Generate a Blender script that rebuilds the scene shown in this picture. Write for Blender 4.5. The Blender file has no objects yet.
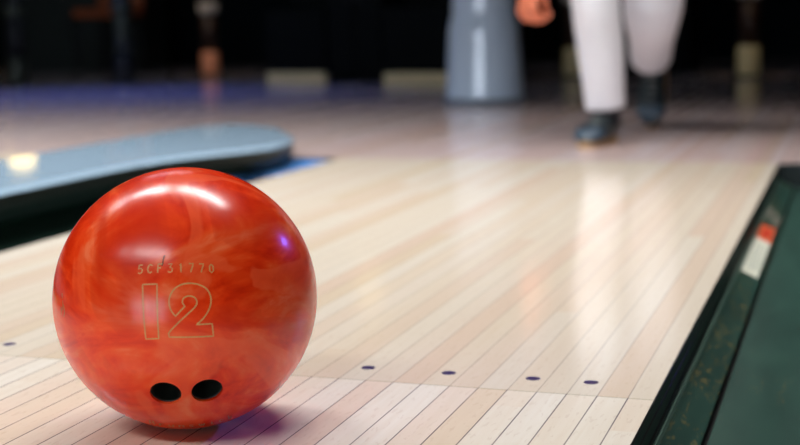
import bpy, bmesh, math, random
from mathutils import Vector, Matrix, Quaternion
random.seed(7)
S = bpy.context.scene
COL = S.collection
PI = math.pi

# ------------------------------------------------------------------ camera
cam_d = bpy.data.cameras.new('camera'); cam = bpy.data.objects.new('camera', cam_d); COL.objects.link(cam)
r = Vector((.946836, .320945, -.022262)); u = Vector((-.02665, .147203, .988747)); f = Vector((-.32061, .935588, -.147931))
M = Matrix((r, u, -f)).transposed().to_4x4(); M.translation = (.182276, -1.182847, .330794)
cam.matrix_world = M
cam_d.sensor_width = 36; cam_d.lens = 60.04; cam_d.clip_start = .02; cam_d.clip_end = 100
cam_d.dof.use_dof = True; cam_d.dof.focus_distance = 1.09; cam_d.dof.aperture_fstop = 4.6
S.camera = cam

# ------------------------------------------------------------------ world, exposure
W = bpy.data.worlds.new('world'); S.world = W; W.use_nodes = True
bg = W.node_tree.nodes['Background']; bg.inputs[0].default_value = (.25, .55, .7, 1); bg.inputs[1].default_value = .012
S.view_settings.view_transform = 'Standard'; S.view_settings.look = 'None'
S.view_settings.exposure = .12; S.view_settings.gamma = 1
S.cycles.use_denoising = True
S.cycles.max_bounces = 6; S.cycles.sample_clamp_indirect = 6

# brightness of the hall's lamps and an added spotlight (emission of each diffuser)
ROW_MAIN = 60.0    # watts per metre-ish of the louvred ceiling row over the lanes (see louvred_lamp)
ROW_NEAR = 90.0     # the dimmer row nearer the pins
BACK_PANEL = 7.0    # pale panel above the approach
PIN_LIGHT = 16.0    # lit pin decks and masking units at the far end of the lanes, behind the camera
BLUE_BACK = 200.0   # watts of the blue spotlight above the far left of the approach
VIOLET_FILL = 2000.0 # watts of an added violet spotlight that tints the ball's shadow

# ------------------------------------------------------------------ helpers
def lin(c):
    return tuple(((v/12.92) if v <= .04045 else ((v+.055)/1.055)**2.4) for v in (x/255 for x in c))

def mat(name, rgb, rough=.5, metal=0, spec=.5, coat=0, emit=None, estr=0, noise=0, nscale=20, bump=0, bscale=60):
    m = bpy.data.materials.new(name); m.use_nodes = True
    nt = m.node_tree; b = nt.nodes['Principled BSDF']
    c = (*lin(rgb), 1)
    b.inputs['Base Color'].default_value = c
    b.inputs['Roughness'].default_value = rough; b.inputs['Metallic'].default_value = metal
    b.inputs['Specular IOR Level'].default_value = spec; b.inputs['Coat Weight'].default_value = coat
    if emit:
        b.inputs['Emission Color'].default_value = (*lin(emit), 1); b.inputs['Emission Strength'].default_value = estr
    tc = nt.nodes.new('ShaderNodeTexCoord')
    if noise:
        n = nt.nodes.new('ShaderNodeTexNoise'); n.inputs['Scale'].default_value = nscale; n.inputs['Detail'].default_value = 5
        nt.links.new(tc.outputs['Object'], n.inputs['Vector'])
        mx = nt.nodes.new('ShaderNodeMix'); mx.data_type = 'RGBA'
        mx.inputs[6].default_value = tuple(v*(1-noise) for v in c[:3])+(1,)
        mx.inputs[7].default_value = tuple(min(1, v*(1+noise)) for v in c[:3])+(1,)
        nt.links.new(n.outputs['Fac'], mx.inputs[0]); nt.links.new(mx.outputs[2], b.inputs['Base Color'])
    if bump:
        n2 = nt.nodes.new('ShaderNodeTexNoise'); n2.inputs['Scale'].default_value = bscale; n2.inputs['Detail'].default_value = 3
        nt.links.new(tc.outputs['Object'], n2.inputs['Vector'])
        bp = nt.nodes.new('ShaderNodeBump'); bp.inputs['Strength'].default_value = bump; bp.inputs['Distance'].default_value = .01
        nt.links.new(n2.outputs['Fac'], bp.inputs['Height']); nt.links.new(bp.outputs['Normal'], b.inputs['Normal'])
    return m

class NB:
    "small node builder for hand-made shaders"
    def __init__(s, name):
        s.m = bpy.data.materials.new(name); s.m.use_nodes = True; s.nt = s.m.node_tree; s.b = s.nt.nodes['Principled BSDF']
    def n(s, t, **k):
        x = s.nt.nodes.new(t)
        for a, v in k.items(): setattr(x, a, v)
        return x
    def put(s, v, sock):
        if hasattr(v, 'links'): s.nt.links.new(v, sock)
        else: sock.default_value = v
    def math(s, op, a, b=0.0, c=0.0):
        x = s.n('ShaderNodeMath', operation=op); s.put(a, x.inputs[0]); s.put(b, x.inputs[1]); s.put(c, x.inputs[2]); return x.outputs[0]
    def mix(s, fac, a, b, blend='MIX'):
        x = s.n('ShaderNodeMix', data_type='RGBA', blend_type=blend); s.put(fac, x.inputs[0])
        for v, k in ((a, 6), (b, 7)):
            s.put(v if hasattr(v, 'links') else (*lin(v), 1), x.inputs[k])
        return x.outputs[2]
    def noise(s, vec, scale, detail=4, dist=0, rough=.5):
        x = s.n('ShaderNodeTexNoise'); s.nt.links.new(vec, x.inputs['Vector'])
        x.inputs['Scale'].default_value = scale; x.inputs['Detail'].default_value = detail
        x.inputs['Distortion'].default_value = dist; x.inputs['Roughness'].default_value = rough; return x
    def ramp(s, fac, stops):
        x = s.n('ShaderNodeValToRGB'); s.nt.links.new(fac, x.inputs[0]); e = x.color_ramp.elements
        while len(e) < len(stops): e.new(.5)
        for k, (p_, c) in enumerate(stops): e[k].position = p_; e[k].color = (*lin(c), 1)
        return x.outputs[0]

def obj(name, bm, m=None, parent=None, smooth=False, loc=None):
    me = bpy.data.meshes.new(name); bm.normal_update(); bm.to_mesh(me); bm.free()
    o = bpy.data.objects.new(name, me); COL.objects.link(o)
    if m: me.materials.append(m)
    if smooth:
        for p_ in me.polygons: p_.use_smooth = True
    if parent: o.parent = parent
    if loc: o.location = loc
    return o

def thing(name, label, cat, loc=(0, 0, 0), rz=0, group=None):
    o = bpy.data.objects.new(name, None); COL.objects.link(o); o.location = loc; o.rotation_euler = (0, 0, rz)
    return tag(o, label, cat, group)

def tag(o, label, cat, group=None):
    o['label'] = label; o['category'] = cat
    if group: o['group'] = group
    return o

def struct(name, bm, m, smooth=False):
    o = obj(name, bm, m, None, smooth); o['kind'] = 'structure'; return o

def box(bm, x0, x1, y0, y1, z0, z1, bev=0):
    g = bmesh.ops.create_cube(bm, size=1)
    vs = g['verts']
    for v in vs:
        v.co = Vector(((x0+x1)/2+v.co.x*(x1-x0), (y0+y1)/2+v.co.y*(y1-y0), (z0+z1)/2+v.co.z*(z1-z0)))
    if bev:
        es = list({e for v in vs for e in v.link_edges})
        bmesh.ops.bevel(bm, geom=es, offset=bev, segments=3, affect='EDGES', profile=.5)
    return bm

def BX(*a, **k): return box(bmesh.new(), *a, **k)

def lathe(bm, prof, seg=48, cx=0, cy=0):
    rings = []
    for rr, z in prof:
        if rr < 1e-6: rings.append([bm.verts.new((cx, cy, z))])
        else: rings.append([bm.verts.new((cx+rr*math.cos(2*PI*k/seg), cy+rr*math.sin(2*PI*k/seg), z)) for k in range(seg)])
    for a, b in zip(rings, rings[1:]):
        for k in range(seg):
            j = (k+1) % seg
            if len(a) == 1 and len(b) == 1: continue
            if len(a) == 1: bm.faces.new((a[0], b[j], b[k]))
            elif len(b) == 1: bm.faces.new((a[k], a[j], b[0]))
            else: bm.faces.new((a[k], a[j], b[j], b[k]))
    bmesh.ops.recalc_face_normals(bm, faces=bm.faces)
    return bm

def loft(bm, rings, close=True, caps=True):
    R_ = [[bm.verts.new(p_) for p_ in ring] for ring in rings]
    n = len(R_[0])
    for a, b in zip(R_, R_[1:]):
        for k in range(n if close else n-1):
            j = (k+1) % n; bm.faces.new((a[k], a[j], b[j], b[k]))
    if caps and close:
        bm.faces.new(list(reversed(R_[0]))); bm.faces.new(R_[-1])
    bmesh.ops.recalc_face_normals(bm, faces=bm.faces)
    return bm

def tube(bm, pts, radii, seg=12, xdir=Vector((1, 0, 0)), caps=True):
    "pts: list of Vector; radii: float or (rx, ry); rx runs along xdir"
    rings = []; pts = [Vector(p_) for p_ in pts]
    for i, p_ in enumerate(pts):
        t = (pts[min(i+1, len(pts)-1)]-pts[max(i-1, 0)]).normalized()
        a = (xdir - t*xdir.dot(t))
        if a.length < 1e-4: a = Vector((0, 1, 0))-t*t.y
        a.normalize(); b = t.cross(a)
        q = radii[i] if isinstance(radii, (list, tuple)) else radii
        rx, ry = q if isinstance(q, (list, tuple)) else (q, q)
        rings.append([p_+a*(rx*math.cos(2*PI*k/seg))+b*(ry*math.sin(2*PI*k/seg)) for k in range(seg)])
    return loft(bm, rings, True, caps)

def spline(pts, n):
    "Catmull-Rom through tuples of any size"
    P = [tuple(p_) for p_ in pts]; P = [P[0]]+P+[P[-1]]; out = []
    for i in range(1, len(P)-2):
        for k in range(n):
            t = k/n
            out.append(tuple(.5*((2*b)+(-a+c)*t+(2*a-5*b+4*c-d)*t*t+(-a+3*b-3*c+d)*t**3) for a, b, c, d in zip(P[i-1], P[i], P[i+1], P[i+2])))
    out.append(P[-2]); return out

def baked(o, mods):
    "apply modifiers to o's mesh without operators"
    for t, kw in mods:
        m_ = o.modifiers.new(t, t)
        for k, v in kw.items(): setattr(m_, k, v)
    dg = bpy.context.evaluated_depsgraph_get(); dg.update()
    me = bpy.data.meshes.new_from_object(o.evaluated_get(dg)); o.modifiers.clear(); old = o.data; me.name = old.name; o.data = me
    bpy.data.meshes.remove(old)
    return o

def smooth(o):
    for p_ in o.data.polygons: p_.use_smooth = True
    return o

# ------------------------------------------------------------------ lane geometry constants
B = .02727                   # width of one board
LR, LL = .83*B, -38*B        # right and left edge of the lane
GUT, DIV = .235, .385        # gutter and division widths
PER = (LR-LL)+2*GUT+DIV      # lane pitch
FOUL = 1.92                  # y of the foul line
Y0, Y1, X0, X1 = -16.6, 9.2, -9.5, 4.5
ZC = 3.1

# ------------------------------------------------------------------ materials
def wood(name, dark=1.0, lines=True, seam=True):
    N = NB(name); tc = N.n('ShaderNodeTexCoord'); ob = tc.outputs['Object']
    sp = N.n('ShaderNodeSeparateXYZ'); N.nt.links.new(ob, sp.inputs[0]); x, y = sp.outputs[0], sp.outputs[1]
    bx = N.math('DIVIDE', x, B); ix = N.math('FLOOR', bx); fx = N.math('FRACT', bx)
    far = N.math('GREATER_THAN', y, -.043)
    # boards come in lengths: each row is cut at its own offset
    wn = N.n('ShaderNodeTexWhiteNoise', noise_dimensions='1D'); N.nt.links.new(ix, wn.inputs['W'])
    seg = N.math('FLOOR', N.math('ADD', N.math('MULTIPLY', y, .55), N.math('MULTIPLY', wn.outputs['Value'], 7)))
    cid = N.n('ShaderNodeCombineXYZ'); N.put(ix, cid.inputs[0]); N.put(far, cid.inputs[1]); N.put(seg, cid.inputs[2])
    wc = N.n('ShaderNodeTexWhiteNoise', noise_dimensions='3D'); N.nt.links.new(cid.outputs[0], wc.inputs['Vector'])
    col = N.ramp(wc.outputs['Value'], [(0, (236, 214, 200)), (.2, (240, 229, 213)), (.45, (243, 239, 227)), (.68, (244, 242, 233)), (.86, (237, 220, 205)), (1, (230, 216, 190))])
    # grain: streaks along the board, and a little fleck
    mp = N.n('ShaderNodeMapping'); mp.inputs['Scale'].default_value = (1, .05, 1); N.nt.links.new(ob, mp.inputs[0])
    av = N.n('ShaderNodeVectorMath', operation='ADD'); N.nt.links.new(mp.outputs[0], av.inputs[0])
    sc = N.n('ShaderNodeVectorMath', operation='SCALE'); N.nt.links.new(wc.outputs['Color'], sc.inputs[0]); sc.inputs['Scale'].default_value = 3
    N.nt.links.new(sc.outputs[0], av.inputs[1])
    g = N.noise(av.outputs[0], 160, 5, .6)
    col = N.mix(N.math('MULTIPLY', g.outputs['Fac'], .42), col, (214, 188, 160))
    mp2 = N.n('ShaderNodeMapping'); mp2.inputs['Scale'].default_value = (1, .22, 1); N.nt.links.new(ob, mp2.inputs[0])
    g2 = N.noise(mp2.outputs[0], 260, 3, .3)
    col = N.mix(N.math('MULTIPLY', N.math('GREATER_THAN', g2.outputs['Fac'], .62), .12), col, (160, 110, 84))
    # broad stripes of two or three boards that stay visible far away
    w2 = N.n('ShaderNodeTexNoise', noise_dimensions='1D'); w2.inputs['Scale'].default_value = .33; N.nt.links.new(bx, w2.inputs['W'])
    col = N.mix(N.math('MULTIPLY', w2.outputs['Fac'], .26), col, (212, 190, 164))
    if seam:   # past the splice the boards are a shade yellower
        col = N.mix(N.math('MULTIPLY', far, .3), col, (196, 176, 146))
        sd = N.math('ABSOLUTE', N.math('ADD', y, .044)); sl = N.math('LESS_THAN', sd, .0009)
        col = N.mix(N.math('MULTIPLY', sl, .55), col, (120, 118, 80))
    if lines:
        d = N.math('MULTIPLY', N.math('MINIMUM', fx, N.math('SUBTRACT', 1, fx)), B)
        ln = N.math('LESS_THAN', d, .00062)
        st = N.math('SUBTRACT', .82, N.math('MULTIPLY', far, .42))
        wv = N.noise(ob, 9, 2)
        st = N.math('MULTIPLY', st, N.math('ADD', .45, N.math('MULTIPLY', wv.outputs['Fac'], 1.0)))
        col = N.mix(N.math('MINIMUM', 1, N.math('MULTIPLY', ln, st)), col, (92, 78, 92))
    if dark != 1:
        col = N.mix(1.0, col, tuple(int(255*dark**.45*k) for k in (1, .95, 1.0)), 'MULTIPLY')  # mauve tint paints in the blue light over the approach
    N.nt.links.new(col, N.b.inputs['Base Color'])
    N.b.inputs['Roughness'].default_value = .19
    N.b.inputs['Specular IOR Level'].default_value = .5
    rn = N.noise(ob, 3.5, 3); N.put(N.math('ADD', .09, N.math('MULTIPLY', rn.outputs['Fac'], .07)), N.b.inputs['Roughness'])
    return N.m

M_lane = wood('maple_lane')
M_appr = wood('approach_boards', dark=.84, seam=False)
M_wall = mat('dark_wall', (5, 13, 16), .9, spec=.1, noise=.3, nscale=2)
M_ceil = mat('dark_ceiling', (16, 19, 22), .9, noise=.2, nscale=3)
M_black = mat('black_rubber', (9, 11, 10), .45, noise=.3, nscale=40)
def green(name, thr, t1=.6, amt=.35):
    N = NB(name); tc = N.n('ShaderNodeTexCoord'); ob = tc.outputs['Object']
    mp = N.n('ShaderNodeMapping'); mp.inputs['Scale'].default_value = (1, .25, 1); N.nt.links.new(ob, mp.inputs[0])
    a = N.noise(mp.outputs[0], 22, 6, .5)
    col = N.ramp(a.outputs['Fac'], [(.25, (26, 52, 45)), (.55, (36, 66, 57)), (.8, (44, 74, 62))])
    k = N.noise(mp.outputs[0], 130, 6, 1.2, .7)
    sp = N.math('MULTIPLY', N.math('GREATER_THAN', k.outputs['Fac'], t1), amt)
    k2 = N.noise(mp.outputs[0], 14, 2)
    sp = N.math('MULTIPLY', sp, N.math('GREATER_THAN', k2.outputs['Fac'], thr))
    col = N.mix(sp, col, (116, 104, 60))
    N.nt.links.new(col, N.b.inputs['Base Color'])
    N.b.inputs['Roughness'].default_value = .42
    return N.m
M_green = green('green_gutter', .62); M_flank = green('green_flank', .42, .56, .45); M_edge_light = mat('green_edge_highlight', (112, 142, 128), .35, noise=.3, nscale=60)  # the pale edge colour paints in a highlight along the flank
M_capside = mat('dark_green_side', (17, 30, 28), .5, noise=.2, nscale=12)
M_cap = mat('grey_blue_cap', (150, 174, 192), .055, noise=.06, nscale=8)
M_dot = mat('violet_inlay', (58, 44, 92), .3)
M_white = mat('white_paint', (232, 232, 226), .6)
M_housing = mat('lamp_housing', (40, 42, 44), .5)

def lampmat(name, c, s): return mat(name, c, .5, emit=c, estr=s)

# ------------------------------------------------------------------ the room shell
struct('floor', BX(X0, X1, FOUL, Y1, -.16, 0), M_appr)
struct('ceiling', BX(X0, X1, Y0, Y1, ZC, ZC+.1), M_ceil)
struct('wall_back', BX(X0, X1, Y1, Y1+.1, -.16, ZC), M_wall)
struct('wall_left', BX(X0-.1, X0, Y0, Y1, -.16, ZC), M_wall)
struct('wall_right', BX(X1, X1+.1, Y0, Y1, -.16, ZC), M_wall)
struct('wall_front', BX(X0, X1, Y0-.1, Y0, -.16, ZC), M_wall)
struct('floor_bed', BX(X0, X1, Y0, FOUL-.001, -.18, -.16), M_black)

# lanes (this one, two to the left, one to the right)
lanes = []
for k in (0, -1, -2, 1):
    o = struct('lane_floor', BX(LL+.0, LR, Y0+.2, FOUL-.003, -.159, 0), M_lane)
    o.location.x = k*PER; lanes.append(o)
    if k == 0:
        for bd in (-1.5, -3.5, -6.5, -9.5, -24.5, -27.5, -30.5, -32.5):
            bm = bmesh.new(); lathe(bm, [(.0068, -.001), (.0068, .0002), (.0062, .0004), (0, .0004)], 28)
            d = obj('guide_dot', bm, M_dot, o, True, (bd*B, 0, 0)); d['label'] = 'round violet marker dot inlaid in the boards'

# gutters: a moulded channel with a black lip, a sloping flank, a groove and a round floor
def gutter_prof(side):
    P = [(0, -.0003), (.0012, -.0012), (.0022, -.010), (.0034, -.011), (.0034, -.016), (.0018, -.0175), (.0022, -.026), (.0040, -.027), (.0036, -.0315), (.0022, -.0325)]
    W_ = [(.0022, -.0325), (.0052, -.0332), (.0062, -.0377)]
    Q = [(.0062, -.0377), (.034, -.0510), (.0355, -.0522)]
    G = [(.0355, -.0522), (.0358, -.062), (.0405, -.062), (.0408, -.0535)]
    R_ = [(.0408, -.0535), (.043, -.0525), (.09, -.066), (.13, -.0705), (.17, -.066), (.205, -.05), (.226, -.02), (.2345, -.0005)]
    return P, W_, Q, G, R_
def strip(prof, x, sgn, y0, y1):
    bm = bmesh.new(); ny = 24
    rings = [[bm.verts.new((x+sgn*px, y0+(y1-y0)*k/ny, pz)) for px, pz in prof] for k in range(ny+1)]
    for a, b in zip(rings, rings[1:]):
        for i in range(len(prof)-1): bm.faces.new((a[i], a[i+1], b[i+1], b[i]))
    bmesh.ops.recalc_face_normals(bm, faces=bm.faces)
    if bm.faces[0].normal.dot(Vector((sgn, 0, 1))) < 0: bmesh.ops.reverse_faces(bm, faces=bm.faces)
    return bm
def gutter(k, side, label):
    e = (LR if side > 0 else LL)+k*PER
    g = thing('lane_gutter', label, 'gutter', (e+side*.1175, FOUL, -.07))
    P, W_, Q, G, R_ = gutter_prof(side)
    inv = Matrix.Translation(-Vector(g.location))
    for nm, pr, m in (('edge_lip', P, M_black), ('edge_highlight', W_, M_edge_light), ('sloping_flank', Q, M_flank), ('groove', G, M_black), ('channel', R_, M_green)):
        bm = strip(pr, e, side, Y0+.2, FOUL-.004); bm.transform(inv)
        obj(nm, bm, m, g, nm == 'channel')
    bm = bmesh.new()
    x0, x1 = sorted((e, e+side*.235)); box(bm, x0, x1, FOUL-.02, FOUL-.0032, -.15, -.0005); bm.transform(inv)
    obj('end_wall', bm, M_capside, g)
    if k == 0 and side < 0:   # added plate, coloured blue to stand in for blue light on the gutter end
        bm = BX(e-.215, e-.002, FOUL-.34, FOUL-.022, -.03, -.004, bev=.003); bm.transform(inv)
        obj('blue_light_plate', bm, mat('painted_blue_light', (74, 132, 200), .4), g)['label'] = 'added plate painted with the blue light at the end of the gutter'
gutter(0, 1, 'dark green gutter along the right edge of the lane with the red ball')
gutter(0, -1, 'dark gutter behind the ball, below the nearer side of the grey-blue rail')
gutter(-1, 1, 'gutter on the far side of the grey-blue rail behind the ball')
gutter(-1, -1, 'gutter on the left of the second lane, farthest to the left')

# division caps between the lanes, with a rounded nose at the foul line
def cap(xr, label):
    "xr: right edge; runs along -y; nose swells to the right at the far end"
    t = thing('lane_divider', label, 'lane divider', (xr-DIV/2, 1.5, 0))
    # outline of the cover, which overhangs the gutter a little; the nose swells at the far end
    a, b = xr+.066, xr-.306
    core = [(a, .3), (a, .8), (a, 1.1), (a+.012, 1.27), (a+.05, 1.4), (a+.1, 1.51), (a+.127, 1.6), (a+.125, 1.68), (a+.09, 1.82), (a+.01, 1.97), (a-.09, 2.13), (a-.2, 2.22), (a-.29, 2.25), (b+.03, 2.18), (b, 2.03), (b, 1.6), (b, .6)]
    pts = [(a, Y0+.3)]+[tuple(q) for q in spline(core, 6)]+[(b, Y0+.3)]
    n = len(pts)
    def ring(off, z):
        res = []
        for i, (x, y) in enumerate(pts):
            p0, p1 = pts[max(i-1, 0)], pts[min(i+1, n-1)]
            tx, ty = p1[0]-p0[0], p1[1]-p0[1]; L_ = math.hypot(tx, ty) or 1
            res.append(Vector((x-ty/L_*off-t.location.x, y+tx/L_*off-t.location.y, z)))
        return res
    sk = loft(bmesh.new(), [ring(.022, .0006), ring(.014, .01), ring(.006, .026), ring(.004, .050)], True, True)
    obj('side_skirt', sk, M_capside, t)
    tp = loft(bmesh.new(), [ring(.002, .050), ring(.0, .052), ring(.002, .0545), ring(.009, .057), ring(.022, .0585)], True, True)
    obj('top_cover', tp, M_cap, t, False)
    return t
XR = LL-GUT
cap(XR, 'grey-blue rounded lane divider rail behind the red ball')
cap(XR-PER, 'grey-blue lane divider rail between the two lanes farther left')
cap(XR+PER, 'grey-blue lane divider rail to the right of the green gutter')
for k in (0, -1, 1):   # dark beds below the caps, between two gutters
    x1 = XR+k*PER; o = struct('floor_strip', BX(x1-DIV, x1, Y0+.2, FOUL-.004, -.159, 0), M_capside)

# ------------------------------------------------------------------ lamps of the hall, plus added spotlights
def strip_lamp(label, x0, x1, y, w, c, s, z=ZC):
    t = thing('ceiling_lamp', label, 'ceiling lamp', ((x0+x1)/2, y, z-.11), 0, None)
    L_ = (x1-x0)/2
    bm = BX(-L_-.03, L_+.03, -w/2-.03, w/2+.03, .02, .109, bev=.01); obj('housing', bm, M_housing, t)
    bm = BX(-L_, L_, -w/2, w/2, 0, .03); obj('diffuser', bm, lampmat('lit_diffuser', c, s), t)
    return t
def louvred_lamp(label, x0, x1, y, w, watts, spread=106, c=(1, .965, .955)):
    "a ceiling strip whose light leaves in a limited cone, as from a louvred fitting"
    t = thing('ceiling_lamp', label, 'ceiling lamp', ((x0+x1)/2, y, ZC-.11)); L_ = (x1-x0)/2
    obj('housing', BX(-L_-.03, L_+.03, -w/2-.03, w/2+.03, .02, .109, bev=.01), M_housing, t)
    obj('diffuser', BX(-L_, L_, -w/2, w/2, .004, .03), M_white, t)
    a = bpy.data.lights.new('strip_light', 'AREA'); a.shape = 'RECTANGLE'; a.size = 2*L_; a.size_y = w; a.energy = watts*2*L_*w; a.color = c; a.spread = math.radians(spread)
    lo = bpy.data.objects.new('strip_light', a); COL.objects.link(lo); lo.parent = t
louvred_lamp('long louvred ceiling lamp above the farthest left lane', -8.0, -5.2, 1.1, .34, ROW_MAIN)
louvred_lamp('louvred ceiling lamp above the second lane to the left', -4.7, -3.1, 1.1, .34, ROW_MAIN*2, 112, (.9, .95, 1))
louvred_lamp('louvred ceiling lamp above the grey-blue rail behind the ball', -2.86, -1.5, 1.1, .34, ROW_MAIN*1.4, 100, (.96, .98, 1))
louvred_lamp('louvred ceiling lamp right above the lane with the red ball', -1.2, .52, 1.15, .34, ROW_MAIN, 98)
louvred_lamp('dim louvred ceiling lamp nearer the pins, on the left', -7.4, -2.2, -2.75, .36, ROW_NEAR)
louvred_lamp('dim louvred ceiling lamp nearer the pins, above the red ball lane', -1.95, .1, -2.85, .36, ROW_NEAR)
strip_lamp('cool white ceiling panel above the left approach', -4.3, -2.75, 4.75, .32, (214, 232, 255), BACK_PANEL)
def spotlight(label, loc, aim, watts, c, cone, lens, soft=.04, hs=1):
    t = thing('ceiling_spotlight', label, 'spotlight', loc)
    obj('lamp_head', lathe(bmesh.new(), [(.05*hs, .0), (.062*hs, .01), (.062*hs, .16), (.03*hs, ZC-loc[2]-.001), (0, ZC-loc[2]-.001)], 32), M_housing, t, True)
    obj('lens', lathe(bmesh.new(), [(0, .03), (.05*hs, .03), (.05*hs, .026), (0, .026)], 32), lampmat(lens, tuple(int(255*v**.45) for v in c), .5), t)
    ld = bpy.data.lights.new('spot_light', 'SPOT'); ld.energy = watts; ld.color = c; ld.shadow_soft_size = soft; ld.spot_size = cone; ld.spot_blend = 1
    lo = bpy.data.objects.new('spot_light', ld); COL.objects.link(lo); lo.parent = t; lo.location = (0, 0, -.05 if hs == 1 else -.3)
    lo.rotation_euler = (Vector(aim)-Vector(loc)-lo.location).to_track_quat('-Z', 'Y').to_euler()
spotlight('added violet spotlight far right above the approach, tinting the shadow beside the red ball', (3.5, 6.0, ZC-.2), (-.285, -.215, 0), VIOLET_FILL, (.15, .13, 1), .028, 'added_violet_lens', .13, 3)  # narrow beam added to turn the ball's shadow violet
spotlight('small blue ceiling spotlight above the far left of the approach', (-4.4, 5.2, ZC-.2), (-3.5, 4.5, 0), BLUE_BACK, (.03, .12, 1), 1.15, 'blue_lens')
for k in (0, -1, -2, 1):   # lit pin decks and masking units that close the far end of each lane
    t = thing('pin_deck_lamp', ('lit pin deck panel at the far end of the lane with the red ball', 'lit pin deck panel at the end of the right-hand lane', 'lit pin deck panel at the end of the farthest left lane', 'lit pin deck panel at the end of the lane beyond the grey-blue rail')[k], 'lamp panel', ((LL+LR)/2+k*PER, Y0+.03, 0))
    obj('frame', BX(-.7, .7, -.03, .0, 0, 2.5, bev=.005), M_housing, t)
    obj('diffuser', BX(-.5, .5, -.005, .01, .06, .7), lampmat('pin_deck_glow', (235, 242, 255), PIN_LIGHT), t)
    obj('masking_panel', BX(-.6, .6, -.005, .01, .95, 2.4), lampmat('masking_glow', (225, 238, 255), PIN_LIGHT), t)
for x, y, w_ in ((-3.95, 7.0, 70), (-.37, 6.3, 44), (-1.36, 6.47, 16)):  # warm spotlights added to brighten the sleeves of the posts
    spotlight(('added warm spotlight brightening the copper-sleeved post behind the rail', 'added warm spotlight brightening the post right of the walking person', 'added warm spotlight brightening the post hidden behind the white trousers')[(-3.95, -.37, -1.36).index(x)], (x, y-1.7, ZC-.2), (x, y, .22), w_, (1, .78, .5), .2, 'added_warm_lens')
def sconce(x, z, label, lamp):
    t = thing('wall_lamp', label, 'wall lamp', (x, Y1, z))
    obj('bracket', BX(-.05, .05, -.05, 0, -.05, .05, bev=.005), M_housing, t)
    bm = bmesh.new(); bmesh.ops.create_uvsphere(bm, u_segments=32, v_segments=16, radius=.12); bm.transform(Matrix.Translation((0, -.16, 0)) @ Matrix.Diagonal((1, 1, .55, 1)))
    obj('globe', bm, lampmat('warm_globe', (255, 214, 130), lamp), t, True)
sconce(-6.9, .92, 'low warm globe lamp on the dark back wall at far left', 4)
sconce(-3.6, 1.9, 'warm globe lamp higher on the dark back wall', 1.2)

# ------------------------------------------------------------------ the bowling ball
R = .1085
BALL = Vector((-.34087, -.20879, R))
def marble():
    N = NB('marbled_resin'); tc = N.n('ShaderNodeTexCoord'); ob = tc.outputs['Object']
    mp = N.n('ShaderNodeMapping'); mp.inputs['Rotation'].default_value = (.5, .35, .2); mp.inputs['Scale'].default_value = (1, 1, 2.3)
    N.nt.links.new(ob, mp.inputs[0])
    a = N.noise(mp.outputs[0], 8, 5, 1.8, .5)
    b = N.noise(mp.outputs[0], 10, 6, 3.4, .55)
    c = N.noise(ob, 5.5, 3, 1.6, .5)
    v = N.math('ADD', N.math('MULTIPLY', a.outputs['Fac'], .55), N.math('MULTIPLY', b.outputs['Fac'], .45))
    col = N.ramp(v, [(.36, (204, 36, 8)), (.44, (226, 52, 13)), (.50, (236, 66, 20)), (.56, (241, 84, 34)), (.64, (245, 116, 72))])
    # sharp-edged pours of a lighter orange resin, and darker ones
    pour = N.ramp(c.outputs['Fac'], [(.535, (0, 0, 0)), (.555, (190, 190, 190)), (.66, (150, 150, 150))])
    col = N.mix(pour, col, (245, 98, 54))
    pr2 = N.ramp(c.outputs['Fac'], [(.36, (215, 215, 215)), (.445, (130, 130, 130)), (.455, (0, 0, 0))])
    col = N.mix(pr2, col, (204, 42, 14))
    N.nt.links.new(col, N.b.inputs['Base Color'])
    N.b.inputs['Roughness'].default_value = .2
    rn = N.noise(ob, 30, 4, 1); N.put(N.math('ADD', .16, N.math('MULTIPLY', rn.outputs['Fac'], .14)), N.b.inputs['Roughness'])
    N.b.inputs['Specular IOR Level'].default_value = .42; N.b.inputs['Coat Weight'].default_value = .0; N.b.inputs['Coat Roughness'].default_value = .12
    return N.m
M_ball = marble()
H1 = Vector((.2357, -.8197, -.5221)).normalized(); H2 = Vector((.5011, -.6934, -.5178)).normalized()
bm = bmesh.new(); bmesh.ops.create_uvsphere(bm, u_segments=192, v_segments=96, radius=R)
ball = obj('bowling_ball', bm, M_ball, None, True, BALL)
tag(ball, 'glossy red-orange marbled bowling ball with engraved 12 and two finger holes, on the lane', 'bowling ball')
cuts = []
for h in (H1, H2):
    bm = bmesh.new(); bmesh.ops.create_cone(bm, cap_ends=True, segments=72, radius1=.0122, radius2=.0122, depth=.1)
    bm.transform(Matrix.Translation(h*(R+.05-.045)) @ h.to_track_quat('Z', 'Y').to_matrix().to_4x4())
    c = obj('cut', bm, M_ball); c.location = BALL; cuts.append(c)
bpy.context.view_layer.update()
baked(ball, [('BOOLEAN', dict(operation='DIFFERENCE', object=c, solver='EXACT')) for c in cuts])
for c in cuts: bpy.data.objects.remove(c)
me = ball.data; nor = [None]*len(me.loops)
for p_ in me.polygons:
    p_.use_smooth = True
    onsph = all(abs(me.vertices[i].co.length-R) < .0006 for i in p_.vertices) and p_.normal.dot(p_.center.normalized()) > .9
    for li in p_.loop_indices:
        co = me.vertices[me.loops[li].vertex_index].co
        nor[li] = co.normalized() if onsph else p_.normal.copy()
me.normals_split_custom_set(nor)
M_hole = mat('dark_hole_liner', (20, 26, 20), .5, noise=.3, nscale=80)
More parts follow.
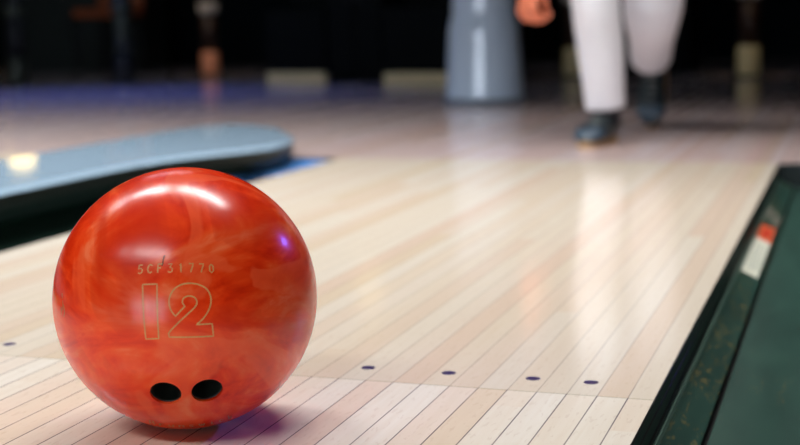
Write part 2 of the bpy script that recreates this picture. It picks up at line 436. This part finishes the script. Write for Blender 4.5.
for h in (H1, H2):
    bm = bmesh.new()
    lathe(bm, [(.0121, .0435), (.0121, .0), (.0121, -.0), (.0108, -.0), (.0108, .004), (.0, .004)][::-1] if False else [(0, .002), (.0118, .002), (.0118, .040), (.01205, .0425), (.01215, .0425), (.01215, .0), (0, 0)], 48)
    bm.transform(Matrix.Translation(h*(R-.0455)) @ h.to_track_quat('Z', 'Y').to_matrix().to_4x4())
    o = obj('finger_hole', bm, M_hole, ball, True); o['label'] = 'dark round finger hole low on the ball'

# engraving: strokes wrapped on the ball
EN, E1, E2 = Vector((.41331, -.90504, .10034)), Vector((.91051, .41223, -.03232)), Vector((-.01211, .10471, .99443))
def on_ball(a, b, h=0, fr=None):
    n, e1, e2 = fr or (EN, E1, E2)
    return (n+e1*a+e2*b).normalized()*(R+h)
def stroke(bm, pts, w, closed=False, fr=None, h=.00012):
    P = []
    pp = list(pts)+([pts[0]] if closed else [])
    for a, b in zip(pp, pp[1:]):
        n = max(1, int(math.dist(a, b)/.02))
        for k in range(n): P.append((a[0]+(b[0]-a[0])*k/n, a[1]+(b[1]-a[1])*k/n))
    if not closed: P.append(pp[-1])
    n = len(P); V = [on_ball(a, b, 0, fr) for a, b in P]; L_, Rt = [], []
    for i, v in enumerate(V):
        a = V[(i-1) % n] if (closed or i) else V[i]; c = V[(i+1) % n] if (closed or i < n-1) else V[i]
        t = (c-a).normalized(); s = v.normalized().cross(t)
        top = (v.normalized())*(R+h)
        L_.append(bm.verts.new(top+s*w/2)); Rt.append(bm.verts.new(top-s*w/2))
    for i in range(n if closed else n-1):
        j = (i+1) % n
        fc = bm.faces.new((L_[i], Rt[i], Rt[j], L_[j])); fc.normal_update()
        if fc.normal.dot(V[i]) < 0: fc.normal_flip()
def smoothed(pts, lo, hi):
    return list(pts[:lo])+[tuple(q) for q in spline(pts[lo:hi], 4)]+list(pts[hi:])
M_gold = mat('gold_engraving', (206, 158, 92), .5, noise=.35, nscale=400)
M_gold2 = mat('worn_engraving', (168, 112, 56), .55, noise=.5, nscale=300)
ONE = [(-.2563, .1985), (-.1482, .199), (-.1385, -.1914), (-.2351, -.1998)]
TWO = [(-.0621, -.1788), (.2529, -.1848), (.2397, -.0904), (.1252, -.0919), (.1673, -.0581), (.203, -.0116), (.2289, .046), (.2302, .1065), (.2025, .1604), (.1495, .1908), (.088, .2015), (.0272, .1927), (-.021, .1647), (-.0517, .1195), (-.0618, .0677), (-.0482, .0125), (-.0179, -.0292), (.0146, .005), (.0471, .039), (.0302, .0668), (.0406, .0977), (.0784, .1113), (.1162, .0987), (.1314, .0637), (.112, .0276), (.0637, -.0165), (.0088, -.0678), (-.0432, -.1204), (-.0682, -.1512)]
bm = bmesh.new(); stroke(bm, ONE, .00105, True); stroke(bm, smoothed(smoothed(TWO, 18, 28), 3, 17), .00105, True)
obj('weight_number', bm, M_gold, ball)['label'] = 'gold outlined number 12 engraved on the ball'
GL = {  # single-stroke letters in a unit cell (w .6, h 1)
 '5': [[(.55, 1), (.1, 1), (.08, .55), (.35, .62), (.57, .4), (.5, .1), (.25, 0), (.03, .1)]],
 'C': [[(.57, .85), (.35, 1), (.1, .85), (.02, .5), (.1, .15), (.35, 0), (.57, .15)]],
 'F': [[(.05, 0), (.05, 1), (.55, 1)], [(.05, .55), (.42, .55)]],
 '3': [[(.05, .95), (.5, 1), (.25, .6), (.55, .45), (.5, .1), (.25, 0), (.02, .12)]],
 '1': [[(.15, .8), (.32, 1), (.32, 0)]],
 '7': [[(.03, 1), (.56, 1), (.22, 0)]],
 '0': [[(.3, 1), (.08, .8), (.05, .25), (.3, 0), (.53, .25), (.5, .8), (.3, 1)]],
 'B': [[(.05, 0), (.05, 1), (.4, 1), (.52, .8), (.4, .55), (.05, .55)], [(.4, .55), (.58, .3), (.42, 0), (.05, 0)]],
 'r': [[(.1, 0), (.1, .65)], [(.1, .45), (.3, .65), (.5, .6)]],
 'u': [[(.08, .65), (.08, .15), (.28, 0), (.5, .15), (.5, .65)], [(.5, .2), (.5, 0)]],
 'n': [[(.08, 0), (.08, .65)], [(.08, .45), (.3, .65), (.5, .5), (.5, 0)]],
 's': [[(.5, .58), (.28, .66), (.1, .5), (.45, .2), (.3, 0), (.06, .08)]],
 'w': [[(.02, .65), (.16, 0), (.3, .55), (.44, 0), (.58, .65)]],
 'i': [[(.3, 0), (.3, .65)], [(.3, .85), (.3, .92)]],
 'c': [[(.5, .55), (.3, .66), (.1, .45), (.1, .18), (.3, 0), (.5, .1)]],
 'k': [[(.1, 0), (.1, 1)], [(.48, .65), (.1, .3), (.5, 0)]],
}
def write(bm, s, x0, pitch, y0, wd, ht, w, fr=None, bend=0):
    mid = x0+pitch*(len(s)-1)/2
    for i, ch in enumerate(s):
        cx = x0+i*pitch
        for pl in GL[ch]:
            stroke(bm, [(cx+(a-.3)*wd, y0+b*ht+bend*(cx-mid)**2) for a, b in pl], w, False, fr)
bm = bmesh.new(); write(bm, '5CF31770', -.2844, .0759, .284, .062, .068, .00095)
obj('serial_number', bm, M_gold, ball)['label'] = 'worn serial number engraved above the large 12'
# lettering low on the ball, almost out of sight below the finger holes
n0 = Vector((.2255, -.435, -.872)).normalized(); e1 = Vector((.90, .43, 0)); e1 = (e1-n0*e1.dot(n0)).normalized(); fr = (n0, e1, n0.cross(e1))
bm = bmesh.new(); write(bm, 'Brunswick', -.30, .075, -.035, .072, .11, .0012, fr)
obj('maker_lettering', bm, M_gold2, ball)['label'] = 'pale engraved lettering under the finger holes'
n1 = Vector((-.56, -.825, .09)).normalized(); e1 = Vector((.83, -.56, 0)).normalized(); fr1 = (n1, e1, n1.cross(e1))
bm = bmesh.new()
for q in ([(-.03, .08), (-.02, .04)], [(-.01, .03), (.0, -.02), (-.02, -.05)], [(.01, .0), (.03, -.05), (.01, -.09)], [(-.03, -.02), (-.03, -.08)]): stroke(bm, q, .0012, False, fr1)
obj('side_engraving', bm, M_gold2, ball)['label'] = 'small worn engraving at the left rim of the ball'
bm = bmesh.new(); stroke(bm, [(-.118, .335), (-.113, .36), (-.112, .385), (-.104, .425)], .0009)
obj('scratch', bm, mat('dark_scratch', (70, 26, 14), .6), ball)['label'] = 'fine dark scratch above the serial number'

# ------------------------------------------------------------------ label on the right gutter's flank
def flank(x, y, h=.0006):
    z = -.0372-(x-LR-.0052)*(.0138/.0288)
    nn = Vector((.0138, 0, .0288)).normalized(); return Vector((x, y, z))+nn*h
def patch(x0, x1, y0, y1, h, c):
    bm = bmesh.new()
    lo = [bm.verts.new(flank(x, y, h)-c) for x, y in ((x0, y0), (x1, y0), (x1, y1), (x0, y1))]
    hi = [bm.verts.new(flank(x, y, h+.0004)-c) for x, y in ((x0, y0), (x1, y0), (x1, y1), (x0, y1))]
    bm.faces.new(hi)
    for i in range(4): bm.faces.new((lo[i], lo[(i+1) % 4], hi[(i+1) % 4], hi[i]))
    bmesh.ops.recalc_face_normals(bm, faces=bm.faces); return bm
c = flank(LR+.018, 1.05, 0)
st = thing('warning_label', 'white label with an orange-red block stuck on the right gutter flank', 'label', c)
XA, XB = LR+.0075, LR+.0310
obj('paper', patch(XA, XB, .79, 1.10, .0008, c), mat('label_paper', (222, 224, 206), .5), st)
bm = patch(XA, XB, 1.10, 1.255, .0008, c); obj('orange_block', bm, mat('label_orange', (212, 92, 56), .5), st)
bm = patch(XA+.008, XB-.006, 1.14, 1.21, .0012, c); obj('red_mark', bm, mat('label_red', (190, 34, 16), .5), st)
bm = bmesh.new()
for k in range(4):
    b2 = patch(XA+.0055+.0045*k, XA+.0068+.0045*k, .83, 1.06, .0012, c); tmp = bpy.data.meshes.new('t'); b2.to_mesh(tmp); b2.free(); bm.from_mesh(tmp); bpy.data.meshes.remove(tmp)
obj('small_print', bm, mat('label_print', (150, 158, 150), .5), st)
bm = bmesh.new()
for (a, b_, ya, yb) in ((0, .004, 1.30, 1.46), (.004, .012, 1.42, 1.46), (.009, .0125, 1.33, 1.42), (.014, .0175, 1.30, 1.43), (.0175, .025, 1.30, 1.335), (.021, .025, 1.335, 1.40)):
    b2 = patch(XA+a, XA+b_, ya, yb, .0008, c); tmp = bpy.data.meshes.new('t'); b2.to_mesh(tmp); b2.free(); bm.from_mesh(tmp); bpy.data.meshes.remove(tmp)
obj('pale_symbol', bm, mat('label_symbol', (120, 116, 104), .5), st)

# ------------------------------------------------------------------ things on the approach and behind it
# tapered grey-blue pedestal
M_ped = mat('grey_blue_paint', (196, 216, 236), .2, coat=.7, spec=.7, noise=.08, nscale=5)
M_ped.node_tree.nodes['Principled BSDF'].inputs['Coat Roughness'].default_value = .13
t = thing('ball_return_pedestal', 'tapered grey-blue pedestal standing on the approach left of the walking person', 'pedestal', (-1.25, 4.10, 0))
obj('foot_ring', lathe(bmesh.new(), [(0, 0), (.165, 0), (.168, .008), (.165, .02), (0, .02)], 64), mat('pedestal_foot', (104, 118, 132), .4), t, True)
obj('column_body', lathe(bmesh.new(), [(0, .02), (.158, .02), (.1605, .03)]+[(.1605-.067*(z-.03)+.042*(z-.03)**2-.012*max(0, min(1, (z-.30)/.06)), z) for z in [.03+.01*q for q in range(1, 45)]]+[(.115, .66), (0, .66)], 96), M_ped, t, True)
obj('collar', lathe(bmesh.new(), [(.112, .478), (.121, .481), (.121, .495), (.112, .498)], 64), M_ped, t, True)
obj('rounded_cap', lathe(bmesh.new(), [(0, .66), (.15, .66), (.165, .68), (.16, .71), (.11, .745), (0, .76)], 64), M_ped, t, True)

# low posts: brass sleeve low down, brown column, pale collar, dark cap
M_brown = mat('dark_brown_post', (44, 22, 12), .5, noise=.3, nscale=15)
M_brass = mat('brass_sleeve', (214, 198, 150), .4)
M_copper = mat('copper_sleeve', (240, 156, 116), .4)
M_pale = mat('pale_collar', (176, 166, 158), .5)
M_seat = mat('dark_seat', (18, 20, 24), .6, noise=.3, nscale=20)
M_steel = mat('dull_steel', (52, 58, 48), .4, metal=.2)
def post(x, y, msl, mst, label, group, mcol=None):
    t = thing('low_post', label, 'post', (x, y, 0), 0, group)
    obj('foot_plate', lathe(bmesh.new(), [(0, 0), (.1, 0), (.1, .006), (.06, .01), (0, .01)], 40), M_seat, t, True)
    obj('base_sleeve', lathe(bmesh.new(), [(0, .01), (.058, .01), (.061, .02), (.061, .15), (.057, .165), (.05, .17), (0, .17)], 40), msl, t, True)
    obj('column', lathe(bmesh.new(), [(0, .17), (.052, .17), (.052, .42), (0, .42)], 40), mst, t, True)
    obj('collar', lathe(bmesh.new(), [(0, .42), (.062, .42), (.067, .435), (.067, .49), (0, .49)], 40), mcol or M_pale, t, True)
    obj('cap', lathe(bmesh.new(), [(0, .49), (.06, .49), (.066, .5), (.062, .53), (.03, .548), (0, .55)], 40), M_seat, t, True)
gp = 'low posts at the end of the approach'
post(-3.95, 7.0, M_copper, M_brown, 'low brown post with a copper sleeve behind the grey-blue rail', gp)
post(-.37, 6.3, M_brass, M_brown, 'low brown post with a brass sleeve, to the right of the walking person', gp)
post(-1.36, 6.47, M_brass, M_brown, 'low brown post with a brass sleeve half hidden behind the white trousers', gp)
post(-4.75, 5.95, M_steel, M_seat, 'low dark post with a dull steel sleeve at far left', gp, M_steel)
post(-3.97, 5.9, M_seat, M_steel, 'low dull-coloured post with dark sleeve between the other two posts on the left', gp, M_steel)

# benches with a pale plinth
M_plinth = mat('beige_plinth', (226, 206, 158), .6, noise=.1, nscale=10)
M_bench = mat('black_bench', (4, 8, 9), .75, spec=.12, noise=.3, nscale=12)
def bench(x0, x1, y, label, z0=.01, z1=.06):
    w = (x1-x0)/2; t = thing('bench', label, 'bench', ((x0+x1)/2, y, 0), 0, 'dark benches behind the approach')
    obj('plinth', BX(-w, w, 0, .45, 0, z1), M_plinth, t)
    obj('seat_box', BX(-w-.01, w+.01, .01, .5, z1, .42, bev=.012), M_bench, t)
    obj('backrest', BX(-w-.01, w+.01, .42, .52, .42, .95, bev=.02), M_bench, t)
bench(-3.08, -2.72, 6.0, 'dark bench on a pale plinth left of the black cabinet')
bench(-2.28, -1.62, 5.78, 'dark bench on a pale plinth directly behind the grey-blue pedestal')
def cabinet(x0, x1, y, h, label, m):
    w = (x1-x0)/2; t = thing('cabinet', label, 'cabinet', ((x0+x1)/2, y, 0), 0, 'dark cabinets behind the approach')
    obj('body', BX(-w, w, .02, .5, 0, h, bev=.008), m, t)
    for s in (-1, 1):
        x0_, x1_ = (-w+.015, -.005) if s < 0 else (.005, w-.015)
        d = obj('door', BX(x0_, x1_, 0, .02, .06, h-.04, bev=.004), m, t)
        obj('handle', BX(s*.03-.006, s*.03+.006, -.02, 0, h*.5, h*.5+.1, bev=.002), M_seat, d)
cabinet(-2.66, -2.32, 5.9, .9, 'black cabinet standing between the two benches', M_bench)
cabinet(-6.3, -5.2, 8.2, .7, 'long dark cabinet in the shadow at far left', mat('dark_green_board', (16, 26, 22), .7, noise=.3, nscale=9))
cabinet(-1.25, -.75, 6.9, .9, 'dark cabinet in the shadow behind the walking person', M_bench)
cabinet(.2, 1.2, 7.4, .95, 'dark cabinet in the shadow behind the right approach', M_bench)
# a brown bag and a green one on the far cabinet are too dark to tell; an orange cushion shows
t = thing('chair', 'brown-orange chair in the dark behind the approach at far left', 'chair', (-5.25, 7.9, 0))
M_orange = mat('brown_orange_seat', (150, 74, 34), .6)
obj('seat', BX(-.2, .2, -.2, .2, .42, .49, bev=.02), M_orange, t); obj('backrest', BX(-.2, .2, .17, .22, .49, .9, bev=.02), M_orange, t)
for sx in (-1, 1):
    for sy in (-1, 1):
        obj('leg', tube(bmesh.new(), [(sx*.18, sy*.18, 0), (sx*.16, sy*.16, .42)], .014), M_seat, t, True)

# ------------------------------------------------------------------ the person walking up to the foul line
M_skin = mat('skin', (214, 118, 84), .5, noise=.08, nscale=30)
M_trou = mat('white_trousers', (243, 246, 254), .8, noise=.04, nscale=25, bump=.35, bscale=22)
M_shirt = mat('dark_shirt', (28, 32, 40), .85, noise=.2, nscale=30, bump=.3, bscale=25)
M_hair = mat('dark_hair', (30, 20, 14), .6, noise=.4, nscale=90)
M_shoe = mat('dark_shoe_leather', (26, 38, 42), .32, noise=.25, nscale=25)
M_toe = mat('pale_shoe_panel', (58, 76, 90), .2)
M_sole = mat('tan_sole', (176, 142, 96), .6)
M_lace = mat('shoe_lace', (120, 128, 126), .7)
per = thing('person', 'person in white trousers and dark shoes walking towards the lane, right hand hanging low', 'person', (-.42, 2.4, 0))
PO = Vector(per.location)
V = lambda *a: Vector(a)-PO
hipR, hipL = V(-.475, 2.60, .70), V(-.335, 2.62, .70)          # person's right is the photo's left
kneeR, ankR = V(-.470, 2.335, .43), V(-.449, 2.375, .075)
kneeL, ankL = V(-.350, 2.555, .375), V(-.390, 2.90, .215)
pel, chest, neck = V(-.405, 2.62, .73), V(-.40, 2.40, .97), V(-.40, 2.27, 1.07)
shR, shL = V(-.545, 2.33, .99), V(-.255, 2.36, 1.0)
elbR, wrR = V(-.632, 2.30, .72), V(-.612, 2.17, .432)
elbL, wrL = V(-.16, 2.52, .82), V(-.10, 2.44, .62)
head = V(-.40, 2.14, 1.17)
def limb(bm, pts, rad, n=5, seg=16, xdir=Vector((1, 0, 0))):
    q = spline([tuple(p_)+(r_ if isinstance(r_, tuple) else (r_, r_)) for p_, r_ in zip(pts, rad)], n)
    return tube(bm, [Vector(a[:3]) for a in q], [(a[3], a[4]) for a in q], seg, xdir)
def ball_(bm, c, rr, sc=(1, 1, 1)):
    g = bmesh.ops.create_icosphere(bm, subdivisions=3, radius=rr)
    for v in g['verts']: v.co = Vector((v.co.x*sc[0], v.co.y*sc[1], v.co.z*sc[2]))+c
def hand(bm, w, d, across, curl, thumb_side):
    "w wrist, d pointing direction, across = towards the little finger, curl = palm normal the fingers bend to"
    d.normalize(); across = (across-d*across.dot(d)).normalized(); pn = (curl-d*curl.dot(d)-across*curl.dot(across)).normalized()
    limb(bm, [w-d*.03, w, w+d*.03, w+d*.062, w+d*.076], [(.019, .015), (.021, .015), (.031, .016), (.034, .015), (.031, .012)], 4, 14, across)
    for k, L_ in enumerate((.066, .074, .069, .054)):
        s = (-.027+.018*k)
        b0 = w+d*.062+across*s
        p1 = w+d*(.078)+across*s*1.05+pn*(-.003)
        p2 = p1+(d*.75+pn*.65)*L_*.42; p3 = p2+(d*-.1+pn*1.0)*L_*.36; p4 = p3+(d*-.75+pn*.5)*L_*.3
        limb(bm, [b0, p1, p2, p3, p4], [.0088, .0092, .0086, .0078, .0062], 4, 10)
    t0 = w+d*.018-across*.022; t1 = w+d*.04-across*.036+pn*.012; t2 = w+d*.064-across*.034+pn*.028; t3 = w+d*.08-across*.020+pn*.036
    limb(bm, [t0, t1, t2, t3], [.013, .0115, .0098, .0078], 4, 10)
bm = bmesh.new()
limb(bm, [pel+Vector((0, 0, -.05)), pel, chest*.5+pel*.5, chest, neck*.6+chest*.4], [(.12, .09), (.125, .09), (.105, .08), (.13, .085), (.07, .06)])
limb(bm, [chest*.3+neck*.7, neck, head+Vector((0, .03, -.05))], [.05, .043, .043])
ball_(bm, head, .092, (.83, 1.0, 1.18)); ball_(bm, head+Vector((0, -.035, -.055)), .058, (.85, .9, .8))
ball_(bm, head+Vector((0, -.095, -.012)), .015, (.75, 1.1, 1.3)); ball_(bm, head+Vector((0, -.088, -.058)), .016, (1.3, .6, .5))
for s in (-1, 1): ball_(bm, head+Vector((s*.078, .008, -.008)), .02, (.45, .8, 1.25))
for s, hp, kn, an in ((-1, hipR, kneeR, ankR), (1, hipL, kneeL, ankL)):
    limb(bm, [hp+Vector((0, 0, .03)), hp*.5+kn*.5, kn, kn*.55+an*.45, an], [.07, .06, .045, .046, .029])
limb(bm, [chest+Vector((-.05, .0, .03)), shR, shR*.5+elbR*.5, elbR, elbR*.6+wrR*.4, wrR], [.05, .048, .040, .033, .032, .021])
limb(bm, [chest+Vector((.05, .0, .03)), shL, shL*.5+elbL*.5, elbL, elbL*.6+wrL*.4, wrL], [.05, .048, .040, .033, .032, .021])
hand(bm, wrR, Vector((.06, -.14, -1)), Vector((-.75, .6, 0)), Vector((.75, .55, .1)), 1)
hand(bm, wrL, Vector((.1, -.3, -1)), Vector((.8, .6, 0)), Vector((-.7, .6, .1)), -1)
body = obj('body', bm, M_skin, per)
baked(body, [('REMESH', dict(mode='VOXEL', voxel_size=.0034)), ('SMOOTH', dict(factor=.5, iterations=4))]); smooth(body)
M_eye = mat('eye_white', (230, 226, 220), .2); M_iris = mat('dark_iris', (30, 20, 14), .2)
for s in (-1, 1):
    bm = bmesh.new(); ball_(bm, head+Vector((s*.031, -.080, .012)), .0120); e = obj('eye', bm, M_eye, per, True)
    bm = bmesh.new(); ball_(bm, head+Vector((s*.031, -.0890, .011)), .0058, (1, .6, 1)); obj('iris', bm, M_iris, e, True)
bm = bmesh.new(); ball_(bm, head+Vector((0, .016, .028)), .098, (.86, .98, 1.06))
for v in list(bm.verts):
    q = v.co-head
    if q.y < -.062 and q.z < .075 or q.z < -.075 or (q.y < -.02 and q.z < .02): bm.verts.remove(v)
obj('hair', bm, M_hair, per, True)
# trousers
bm = bmesh.new()
def hem(a, b): return (b-a).normalized()
limb(bm, [pel+Vector((0, .03, .05)), pel, pel+Vector((0, .0, -.06))], [(.135, .10), (.15, .115), (.145, .115)], 5, 20)
hR = V(-.449, 2.372, .094); hL = V(-.398, 2.85, .215)
limb(bm, [hipR+Vector((0, 0, .03)), hipR*.5+kneeR*.5, kneeR, kneeR*.5+hR*.5, hR*.85+kneeR*.15, hR], [.086, .078, .066, .062, .055, .053], 6, 22)
limb(bm, [hipL+Vector((0, 0, .03)), hipL*.5+kneeL*.5, kneeL+Vector((.0, -.005, 0)), kneeL*.5+hL*.5+Vector((0, .0, -.012)), hL*.85+kneeL*.15, hL], [.086, .080, .083, .067, .063, .062], 6, 22)
tr = obj('trousers', bm, M_trou, per)
baked(tr, [('REMESH', dict(mode='VOXEL', voxel_size=.0045)), ('SMOOTH', dict(factor=.5, iterations=3))]); smooth(tr)
# shirt
bm = bmesh.new()
limb(bm, [pel+Vector((0, -.02, .02)), chest*.5+pel*.5, chest, neck*.55+chest*.45, neck*.9+chest*.1], [(.145, .11), (.13, .10), (.15, .105), (.09, .075), (.055, .05)], 5, 22)
limb(bm, [chest+Vector((-.05, 0, .03)), shR, shR*.45+elbR*.55], [.068, .064, .054], 5)
limb(bm, [shR*.55+elbR*.45, elbR, elbR*.55+wrR*.45, elbR*.08+wrR*.92], [.054, .046, .043, .034], 5)
limb(bm, [shL*.55+elbL*.45, elbL, elbL*.55+wrL*.45, elbL*.08+wrL*.92], [.054, .046, .043, .034], 5)
limb(bm, [chest+Vector((.05, 0, .03)), shL, shL*.45+elbL*.55], [.068, .064, .054], 5)
sh = obj('shirt', bm, M_shirt, per)
baked(sh, [('REMESH', dict(mode='VOXEL', voxel_size=.006)), ('SMOOTH', dict(factor=.5, iterations=3))]); smooth(sh)
for an, kn in ((ankR, kneeR), (ankL, kneeL)):
    d_ = (kn-an).normalized(); bm = tube(bmesh.new(), [an-d_*.03, an, an+d_*.05, an+d_*.09], [.033, .035, .038, .041], 20)
    obj('sock', bm, M_shirt, per, True)
# shoes
def shoe(mtx, label):
    "built with the toe towards -y, ankle above the origin, sole at z=0"
    def ring(y, w, z0, z1, n=18, p_=.75):
        out = []
        for k in range(n):
            a = 2*PI*k/n; cx, cz = math.cos(a), math.sin(a)
            x = w*math.copysign(abs(cx)**p_, cx); z = (z0+z1)/2+(z1-z0)/2*math.copysign(abs(cz)**p_, cz)
            out.append(Vector((x, y, z)))
        return out
    up = loft(bmesh.new(), [ring(.072, .012, .02, .05), ring(.066, .026, .014, .075), ring(.045, .032, .012, .092), ring(.01, .034, .012, .094), ring(-.02, .035, .012, .082), ring(-.055, .039, .012, .066), ring(-.095, .043, .012, .054), ring(-.13, .039, .012, .046), ring(-.152, .024, .013, .036), ring(-.158, .009, .016, .026)])
    up.transform(mtx); o = obj('shoe', up, M_shoe, per, True)
    if label: o['label'] = label
    sl = loft(bmesh.new(), [[Vector((x*1.0, y, z)) for x, y in [(w_*math.cos(2*PI*k/28), 0) for k in range(1)]] for z, w_, y in ()] or [[Vector((s*sx, yy, z)) for (s, yy) in [(math.cos(2*PI*k/28)*(.036+.009*max(0, -math.sin(2*PI*k/28))), -.043+.121*math.sin(2*PI*k/28)) for k in range(28)]] for z, sx in ((.0, .96), (.004, 1.02), (.013, 1.02), (.016, .97))])
    sl.transform(mtx); obj('sole', sl, M_sole, o, True)
    tp = loft(bmesh.new(), [ring(-.112, .0435, .012, .0535), ring(-.132, .0405, .012, .0475), ring(-.1535, .0255, .013, .038), ring(-.1605, .010, .016, .028)])
    tp.transform(mtx); obj('toe_panel', tp, M_toe, o, True)
    lc = bmesh.new()
    for k in range(4):
        y = -.03-.018*k; z = .0815-.0085*k
        tube(lc, [(-.02, y, z-.008), (0, y-.002, z+.0005), (.02, y, z-.008)], .0028, 8, Vector((0, 1, 0)))
    lc.transform(mtx); obj('lace', lc, M_lace, o, True)
TR = lambda p_, rz, rx: Matrix.Translation(p_) @ Matrix.Rotation(rz, 4, 'Z') @ Matrix.Rotation(rx, 4, 'X')
shoe(TR(ankR-Vector((.004, 0, .075)), -.14, 0), 'dark shoe planted flat in front')
shoe(TR(ankL+Vector((.0, .02, .139-.215)), -.05, 1.0) , 'shoe behind, heel lifted')
